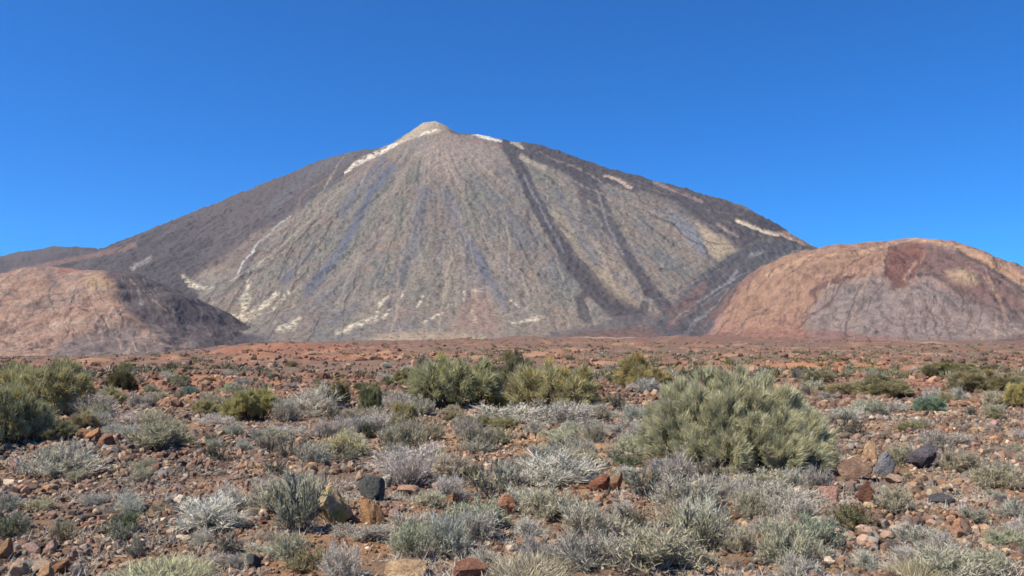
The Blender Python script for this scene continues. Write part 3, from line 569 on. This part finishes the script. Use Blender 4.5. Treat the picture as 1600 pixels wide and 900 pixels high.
P('pale',920,847,92,68,'bushy pale shrub in front of the rust red rubble','the bushy pale shrub',.95)
P('grey',832,847,64,46,'grey shrub beside the bushy pale shrub',None,.95)
P('straw',828,908,130,56,'wide straw tussock at the bottom of the photo beside the big grey green shrub','the wide straw tussock',.9)
P('pale',1012,902,155,92,'big grey green shrub at the bottom middle of the photo','the big grey green shrub',.78)
P('pale',1072,812,94,82,'pale green front shrub just before the huge broom','the pale green front shrub',.95)
P('pale',1082,892,62,46,'small grey green shrub touching the big grey green shrub',None,.8)
P('broom',1362,622,124,42,'long low olive broom bush behind the blue green cushion','the long low broom',.78)
P('broom',1280,602,54,26,'small dark broom behind the huge broom',None,.7)
P('broom',1484,588,96,26,'flat dark broom far out on red ground',None,.72)
P('broom',1536,617,104,46,'wide dark broom beyond the blue green cushion','the wide dark broom',.75)
P('broom',1592,638,52,46,'yellowish broom bush cut by the right edge of the photo','the yellowish edge broom',1.1,hue=(1.1,1.05,.8))
P('dome',1452,644,58,28,'blue green cushion bush, the only bright blue green plant on the right','the blue green cushion',1.)
P('grey',1322,660,64,30,'grey shrub in front of the long low broom',None,.95)
P('small',1328,682,44,36,'dark grey green plant beside the huge broom and the stones',None,.6)
P('small',1380,656,50,26,'small grey plant below the long low broom',None,.9)
P('grey',1470,697,66,30,'grey shrub below the blue green cushion',None,.8)
P('pale',1500,742,66,48,'grey green shrub right of the dark hollow stone','the shrub by the hollow stone',.75)
P('pale',1552,767,74,44,'spreading grey green shrub on pink gravel','the spreading grey green shrub',.78)
P('grey',1162,782,74,40,'grey shrub in the shade of the huge broom',None,.85)
P('grey',1232,792,104,46,'wide thin shrub, grey, at the foot of the huge broom','the wide thin shrub',.8)
P('green',1330,832,86,50,'grey green shrub with dark leaves below the reddish stone','the dark leaved shrub',.75,hue=(1.15,1,1))
P('pale',1276,857,84,62,'dense blue grey shrub below the thin grey shrub','the dense blue grey shrub',.68,hue=(.92,1,1.08))
P('pale',1214,872,54,46,'narrow grey green shrub beside the dense blue grey shrub',None,.75)
P('pale',1392,803,54,48,'small pale green shrub beside the reddish stone',None,.9)
P('straw',1440,908,84,48,'small straw tussock at the bottom right of the photo',None,.85)
P('pale',1490,912,110,66,'corner pale green shrub beside the small straw tussock','the corner pale shrub',.95)
P('pale',1546,907,66,56,'spiky grey shrub at the bottom right corner',None,.85)
P('grey',1424,857,76,46,'lilac grey shrub on dark stones',None,.78)
P('pale',1415,730,56,40,'greyish plant between the tilted slab and the hollow stone',None,.8)
# ---------------------------------------------------------------- stones
def rock_mesh(name,seed,sub=3,cuts=11,st=(1,1,1),rough=.05):
    rng=np.random.default_rng(seed); bm=bmesh.new(); bmesh.ops.create_icosphere(bm,subdivisions=sub,radius=1)
    V=np.array([v.co[:] for v in bm.verts]); Fc=np.array([[v.index for v in f.verts] for f in bm.faces]); bm.free()
    V=V*np.array(st)
    for _ in range(cuts):
        n=unit(rng.normal(size=3)); d=rng.uniform(.33,.66); q=np.maximum(0,V@n-d); V=V-q[:,None]*n*.93
    V=V+unit(V)*(rough*perlin(V[:,0]*3+seed,V[:,1]*3+V[:,2]*2,seed)+rough*.6*perlin(V[:,1]*7,V[:,2]*7+V[:,0]*4,seed+1))[:,None]
    V=V/np.abs(V).max(0)
    return V,Fc
SHAPES=[('angular',(1,1,1),13),('flat',(1,1,.6),12),('rounded',(1,1,1),8),('wedge',(1,.8,.9),16),('jagged',(1,1,1),20),('blocky',(1,.9,.8),10)]
ROCK={}
for i,(nm,st_,ct) in enumerate(SHAPES):
    ROCK[nm]=[]
    for j in range(3):
        V,Fc=rock_mesh(nm,500+i*10+j,3,ct,st_); me=mesh_np(nm.replace(' ','_')+'_stone',V,[Fc]); me.materials.append(M_stone); ROCK[nm].append(me)
V,Fc=rock_mesh('boulder',611,4,10,(1,1,1),.07); ME_lich=mesh_np('lichened_boulder',V,[Fc]); ME_lich.materials.append(M_lichen)
RCOL={'rust red':(.235,.115,.073),'orange brown':(.37,.195,.10),'ochre':(.42,.28,.15),'pink tan':(.42,.27,.195),'dark grey':(.085,.078,.075),'brown':(.20,.13,.095),'pale':(.52,.43,.32),'grey':(.22,.20,.185)}
ZR={'flat':.5,'rounded':.75,'angular':.75,'wedge':.7,'jagged':.75,'blocky':.7}
def stone(X,Y,sx,sz,shape,color,label,name='stone',cat='stone',tilt=(0,0),rot=None,me=None,group='loose stones',sink=.72,sy=None):
    me=me or ROCK[shape][RNG.integers(3)]
    o=link(name,me); o.scale=(sx,sy or sx*RNG.uniform(.75,1.0),sz); o.location=(X,Y,float(ground_z(X,Y))+sz*sink*.75); o.rotation_euler=(tilt[0],tilt[1],RNG.uniform(0,6.28) if rot is None else rot)
    j=RNG.uniform(.9,1.1,3)*RNG.uniform(.85,1.15); o.color=(*[min(.8,c*q) for c,q in zip(RCOL[color],j)],1)
    o['label']=label; o['category']=cat
    if group: o['group']=group
    USED.append((X,Y,sx)); return o
def R(cx,base,wd,ht,shape,color,label,ref=None,**k):
    X,Y=spot(cx,base); s=wd/2*Y/F; Yc=Y+s*.7; s=wd/2*Yc/F; hz=max(.03,ht*.62*Yc/F)
    if ref: REFS.append((cx,base-ht*.4,ref))
    return stone((cx-CX)/F*Yc,Yc,s,hz,shape,color,label,**k)
B=dict(name='boulder',cat='boulder',group='boulders')
R(528,822,66,62,'angular','ochre','brown boulder with a patch of yellow lichen, largest of the near stones','the lichened boulder',me=ME_lich,rot=.4,sink=.6,**B)
R(576,782,60,38,'jagged','dark grey','black boulder leaning behind the lichened boulder','the black boulder',**B)
R(579,822,42,40,'wedge','orange brown','brown wedge stone leaning on the lichened boulder','the brown wedge stone',**B)
R(25,742,36,26,'rounded','rust red','smooth red stone beside the broad ash grey shrub','the smooth red stone')
R(790,806,42,32,'blocky','orange brown','blocky orange stone in front of the largest grey shrub','the blocky orange stone')
R(935,770,38,28,'jagged','rust red','jagged rust red rock pile block below the bright green plant','the rust red rubble')
R(962,768,30,28,'angular','rust red','angular rust red stone against the rust red rubble')
R(888,790,32,28,'blocky','rust red','rust red block between two grey shrubs',None)
R(1010,760,28,22,'angular','orange brown','small orange stone beside the bright green plant')
R(1358,722,26,42,'wedge','ochre','upright pale slab with a sunlit face','the upright pale slab',tilt=(-.25,.3),rot=.3,sink=.8)
R(1380,745,36,40,'wedge','grey','grey slab tilted against the upright pale slab',None,tilt=(.5,-.3),rot=1.0)
R(1440,735,52,34,'jagged','dark grey','dark stone with a black hollow under it','the hollow stone',sink=1.0)
R(1464,728,30,24,'angular','grey','grey stone resting beside the hollow stone')
R(1333,752,54,34,'wedge','brown','dark brown slab arched over a black gap','the arched brown slab',tilt=(.2,.5),sink=1.0)
R(1356,792,44,38,'angular','rust red','reddish stone below the arched brown slab','the reddish stone')
R(1300,786,36,28,'rounded','pink tan','pinkish rounded stone at the foot of the huge broom')
R(1468,790,44,18,'flat','dark grey','flat dark stone on pale rubble','the flat dark stone')
R(1395,760,40,18,'flat','pink tan','flat pinkish stone under the grey tilted slab')
R(395,890,32,24,'rounded','dark grey','dark round stone below the wide silver shrub','the dark round stone')
R(636,908,74,28,'flat','ochre','flat ochre slab at the bottom edge below the fresh green shrub','the flat ochre slab')
R(734,906,64,34,'jagged','rust red','broken red lava block at the bottom edge','the broken red block')
R(604,762,24,20,'blocky','pale','small beige block perched behind the black boulder')
R(560,752,20,16,'angular','pink tan','pinkish stone above the black boulder')
R(640,775,44,16,'flat','ochre','flat ochre stone below the wide ash grey shrub')
R(690,768,38,20,'wedge','pink tan','pink wedge stone beside the slim grey green plant')
R(705,798,30,26,'angular','orange brown','orange stone above the fresh green shrub')
R(620,815,26,30,'angular','pink tan','pink stone right beside the brown wedge stone')
R(640,826,44,14,'flat','orange brown','flat orange stone under the pink stone by the boulders')
R(150,690,34,22,'angular','orange brown','orange stone heaped under the round dark bush','the orange stone heap')
R(168,700,30,20,'wedge','rust red','red stone leaning on the orange stone heap')
R(128,688,26,18,'blocky','orange brown','small orange block left of the orange stone heap')
R(1130,925,10,8,'angular','grey','small grey stone below the frame edge') if 0 else None
for i,(cx,b,wd,ht,shp,cl,lb) in enumerate([(12,880,34,40,'angular','orange brown','orange stone at the photo edge above the bottom corner'),(52,872,28,22,'blocky','pink tan','pink block at the top of the corner heap'),(82,868,30,24,'flat','pink tan','flat pink stone on the corner heap'),
  (62,900,36,26,'rounded','pink tan','rounded pink stone in the middle of the corner heap'),(98,898,34,24,'wedge','rust red','red wedge stone on the corner heap'),(76,915,36,30,'angular','ochre','ochre stone at the foot of the corner heap'),(24,908,40,30,'blocky','pink tan','big pink block low in the corner heap'),(118,905,30,24,'rounded','pale','pale rounded stone ending the corner heap'),(112,878,22,16,'angular','pink tan','little pink stone behind the corner heap')]):
    R(cx,b,wd,ht,shp,cl,lb,'the corner stone heap' if i==3 else None)

# ---------------------------------------------------------------- the many smaller plants and stones, each described by what it lies beside
ORD=['','second ','third ','fourth ','fifth ','sixth ','seventh ','eighth ','ninth ','tenth ','eleventh ','twelfth ']
def relate(cands):
    """cands: (px,py,attribute words) -> labels unique by landmark, side and order of nearness"""
    out=[None]*len(cands); by={}
    for i,(u,v,words) in enumerate(cands):
        k=min(REFS,key=lambda r:(u-r[0])**2+(2.2*(v-r[1]))**2); dx=u-k[0]; dy=v-k[1]
        side=('left of' if dx<0 else 'right of') if abs(dx)>1.6*abs(dy) else ('behind' if dy<0 else 'in front of')
        by.setdefault((words,side,k[2]),[]).append((math.hypot(dx,dy),i))
    for (words,side,ph),l in by.items():
        l.sort()
        for n,(_,i) in enumerate(l):
            pre='' if len(l)==1 else (ORD[n]+'nearest ' if n else 'nearest ')
            out[i]=(pre+words+' '+side+' '+ph)
    return out
def free(X,Y,r,k=.8):
    return all((X-a)**2+(Y-b)**2>(k*(r+c))**2 for a,b,c in USED)
# smaller plants
c=[]
def sow(n,y0,y1,kinds,w0,w1,asp,pw=1.):
    t=0
    while n and t<6000:
        t+=1; v=y0+(y1-y0)*RNG.uniform()**pw; u=RNG.uniform(-15,1615); X,Y=spot(u,v); stony=(v>690 and u<430) or (v>650 and u>1240)
        if stony and RNG.uniform()>.4: continue
        wd=RNG.uniform(w0,w1)*((v-520)/200+.25)*(.6 if stony else 1); r=wd/2*Y/F
        if not free(X,Y,r,.5): continue
        if any(abs(u-a)<50 and -12<v-b<75 for a,b in ((528,800),(579,800),(576,775),(1358,705),(1440,722),(1356,780),(790,795))): continue
        USED.append((X,Y,r)); kd=kinds[RNG.integers(len(kinds))]; a=RNG.uniform(*asp)
        c.append((kd,u,v,X,Y,r,r*2*a)); n-=1
sow(120,690,905,['grey','small','grey','pale','grey','pale','small'],34,84,(.4,.7))
sow(150,612,690,['grey','grey','small','pale','grey','broom','pale'],36,84,(.35,.6))
sow(70,572,612,['small','grey','small','broom','dark'],40,80,(.35,.55))
adj={'grey':'ash grey','pale':'pale green','broom':'olive green','dark':'dark','small':'drab'}
info=[]
for kd,u,v,X,Y,r,h in c:
    tone=RNG.choice(['low','rounded','thin']) if kd!='broom' else RNG.choice(['low','rounded'])
    info.append((tone,1.))
lab=relate([(q[1],q[2],('%s %s %s'%(info[i][0],adj[q[0]],{'grey':'twiggy shrub','pale':'spiky shrub','broom':'broom bush','dark':'bush','small':'scrub plant'}[q[0]]))) for i,q in enumerate(c)])
for (kd,u,v,X,Y,r,h),(tone,_),l in zip(c,info,lab):
    h=max(.1,h*{'low':.75,'rounded':1.05,'thin':.95}[tone]); plant(kd,X,Y,r,h,l,RNG.uniform(.7,1.0))
# smaller stones
c=[]; t=0; names=list(RCOL); pr=np.array([.2,.2,.12,.14,.08,.14,.05,.07])
while len(c)<248 and t<20000:
    t+=1; v=640+265*RNG.uniform()**.75; u=RNG.uniform(-8,1608)
    if 430<u<1240 and RNG.uniform()>.6: continue
    X,Y=spot(u,v); wd=(9+15*RNG.uniform()**2.2)*(.45+.55*(v-560)/340); s=wd/2*Y/F
    if not free(X,Y,s,.62): continue
    USED.append((X,Y,s)); c.append((u,v,X,Y,s,SHAPES[RNG.integers(len(SHAPES))][0],names[RNG.choice(len(names),p=pr)]))
lab=relate([(q[0],q[1],'%s %s stone'%(q[5],q[6])) for q in c])
for (u,v,X,Y,s,shp,cl),l in zip(c,lab):
    stone(X,Y,s,s*ZR[shp]*RNG.uniform(.8,1.15),shp,cl,l,tilt=(RNG.normal()*.25,RNG.normal()*.25))
# ---------------------------------------------------------------- gravel and rubble nobody could count
def scatter(n,ylo,yhi,smin,smax,sub,seed,pal,power=2.5,dens=None,half=.68):
    rng=np.random.default_rng(seed); var=[]
    for j in range(8):
        V,Fc=rock_mesh('g',900+j,sub,13,(1,rng.uniform(.7,1),rng.uniform(.5,.9)),0.04); var.append(V)
    Y=np.exp(rng.uniform(np.log(ylo),np.log(yhi),n)) if dens is None else ylo+(yhi-ylo)*rng.uniform(0,1,n)**dens
    X=(Y*half+4)*rng.uniform(-1,1,n)
    patch=fbm(X/2.2,Y/1.7,seed+7,4); keep=(patch+.3*rng.normal(size=n))>-.3; X,Y=X[keep],Y[keep]; n=len(X)
    s=smin+(smax-smin)*rng.uniform(0,1,n)**power; s=np.minimum(s,.0045*Y+.02); s=s*(.6+.9*sstep(-.1,.7,patch[keep]))
    Z=ground_z(X,Y)+s*rng.uniform(.05,.3,n)
    pick=rng.integers(0,8,n); nv=len(var[0]); VA=np.array(var)[pick]*s[:,None,None]
    q=rng.normal(size=(n,4)); q[:,1:3]*=.5; q=unit(q); a,b,cc,d=q.T
    Rm=np.stack([np.stack([1-2*(cc*cc+d*d),2*(b*cc-a*d),2*(b*d+a*cc)],-1),np.stack([2*(b*cc+a*d),1-2*(b*b+d*d),2*(cc*d-a*b)],-1),np.stack([2*(b*d-a*cc),2*(cc*d+a*b),1-2*(b*b+cc*cc)],-1)],1)
    VA=np.einsum('nij,nkj->nki',Rm,VA)+np.stack([X,Y,Z],1)[:,None]
    FA=(Fc[None]+(np.arange(n)*nv)[:,None,None]).reshape(-1,3)
    pc=np.array(pal); w_=rng.integers(0,len(pc),n); base=soil(X,Y)
    col=(.38*base*1.35+.62*pc[w_]); g_=col.mean(1,keepdims=True); col=(g_+(col-g_)*.88)*np.array([1.03,1.0,.95])*rng.uniform(.42,1.2,n)[:,None]
    return VA.reshape(-1,3),FA,np.repeat(col,nv,0)
NEAR=[RCOL[k] for k in ('rust red','rust red','orange brown','ochre','pink tan','dark grey','brown','brown','grey','grey','pale','dark grey','dark grey')]  # extra dark grey entries also stand in for shaded gaps between stones
FARP=[(.17,.085,.06),(.24,.12,.075),(.13,.09,.07),(.26,.15,.09),(.10,.075,.065),(.34,.2,.12)]
V,Fc,C=scatter(100000,7.0,42,.008,.06,1,3,NEAR)
V2,F2,C2=scatter(70000,14.0,48,.02,.11,1,5,NEAR,2.2,1.25); F2=F2+len(V); V=np.concatenate([V,V2]); Fc=np.concatenate([Fc,F2]); C=np.concatenate([C,C2])
V2,F2,C2=scatter(42000,7.4,22,.02,.085,2,6,NEAR,2.0); uu=CX+F*V2[::42,0]/V2[::42,1]; kk=np.repeat((uu<420)|(uu>1180),42)
id_=np.cumsum(kk)-1; F2=F2[kk[F2[:,0]]]; F2=id_[F2]+len(V); V=np.concatenate([V,V2[kk]]); Fc=np.concatenate([Fc,F2]); C=np.concatenate([C,C2[kk]])
o=link('gravel',mesh_np('gravel',V,[Fc],C),M_grav); o['kind']='stuff'; o['label']='loose rust and grey volcanic gravel'; 
V,Fc,C=scatter(60000,30,420,.03,.4,1,4,FARP,3,1.7)
o=link('lava_rubble',mesh_np('lava_rubble',V,[Fc],C),M_grav); o['kind']='stuff'
# ---------------------------------------------------------------- far scrub: the nearest ones singly, the rest as one cover
def tuft_batch(n,ylo,yhi,seed,nb=60):
    rng=np.random.default_rng(seed); Y=ylo+(yhi-ylo)*rng.uniform(0,1,n)**1.7; X=Y*rng.uniform(-.66,.66,n)
    keep=(fbm(X/45,Y/32,seed+5,3)+.22*rng.normal(size=n))>.05; X,Y=X[keep],Y[keep]; n=len(X)
    r=rng.uniform(.2,.8,n)*(1+Y/500); h=r*rng.uniform(.35,.8,n); Z=ground_z(X,Y)
    m=n*nb; R_=np.repeat(r,nb); t=rng.uniform(0,6.283,m); e=rng.uniform(0,1,m); ce=np.sqrt(1-e*e)
    D=np.stack([ce*np.cos(t),ce*np.sin(t),e*.9+.1],1); P0=np.stack([np.repeat(X,nb),np.repeat(Y,nb),np.repeat(Z,nb)],1)
    P0=P0+D*np.stack([R_,R_,np.repeat(h,nb)],1)*.45
    pal=np.array([(.20,.19,.085),(.16,.15,.08),(.33,.30,.23),(.27,.25,.16),(.14,.13,.075)]); c=np.repeat(pal[rng.integers(0,5,n)],nb,0)*rng.uniform(.7,1.25,(m,1))
    return ribbons(P0,D,R_*.5,R_*.07,rng,.2,c)
V,Fc,C=tuft_batch(8500,55,1100,9)
m_sc,n_sc,b_sc=mat('far_scrub'); a_=n_sc.nodes.new('ShaderNodeAttribute'); a_.attribute_name='Col'; n_sc.links.new(a_.outputs['Color'],b_sc.inputs['Base Color'])
o=link('scrub',mesh_np('scrub',V,Fc,C),m_sc); o['kind']='stuff'
# dry straw litter among the stones
rng=np.random.default_rng(77); n=32000; Y=np.exp(rng.uniform(np.log(7),np.log(34),n)); X=(Y*.68+4)*rng.uniform(-1,1,n); kp=fbm(X/1.3,Y/1.1,131,3)>.0; X,Y=X[kp],Y[kp]; n=len(X)
P0=np.repeat(np.stack([X,Y,ground_z(X,Y)],1),7,0)+rng.normal(size=(n*7,3))*np.array([.02,.02,0]); D=rng.normal(size=(n*7,3))*np.array([1,1,.3])+np.array([0,0,.55])
V,Fc,C=ribbons(P0,D,rng.uniform(.05,.17,n*7),.0065,rng,.3,np.array((.42,.38,.31))*rng.uniform(.6,1.25,(n*7,1)))
o=link('dry_grass',mesh_np('dry_grass',V,Fc,C),m_sc); o['kind']='stuff'

# ---------------------------------------------------------------- the thin air between here and the mountain
bm=bmesh.new(); bmesh.ops.create_cube(bm,size=1); me=bpy.data.meshes.new('haze'); bm.to_mesh(me); bm.free()
m=bpy.data.materials.new('thin_haze'); m.use_nodes=True; m.node_tree.nodes.clear()
v=m.node_tree.nodes.new('ShaderNodeVolumePrincipled'); v.inputs['Density'].default_value=1.0e-5; v.inputs['Color'].default_value=(.62,.8,1,1); v.inputs['Anisotropy'].default_value=.2
ou=m.node_tree.nodes.new('ShaderNodeOutputMaterial'); m.node_tree.links.new(v.outputs[0],ou.inputs['Volume'])
o=link('haze',me,m); o['kind']='stuff'; o.scale=(24000,24000,1950); o.location=(0,0,1700-975)
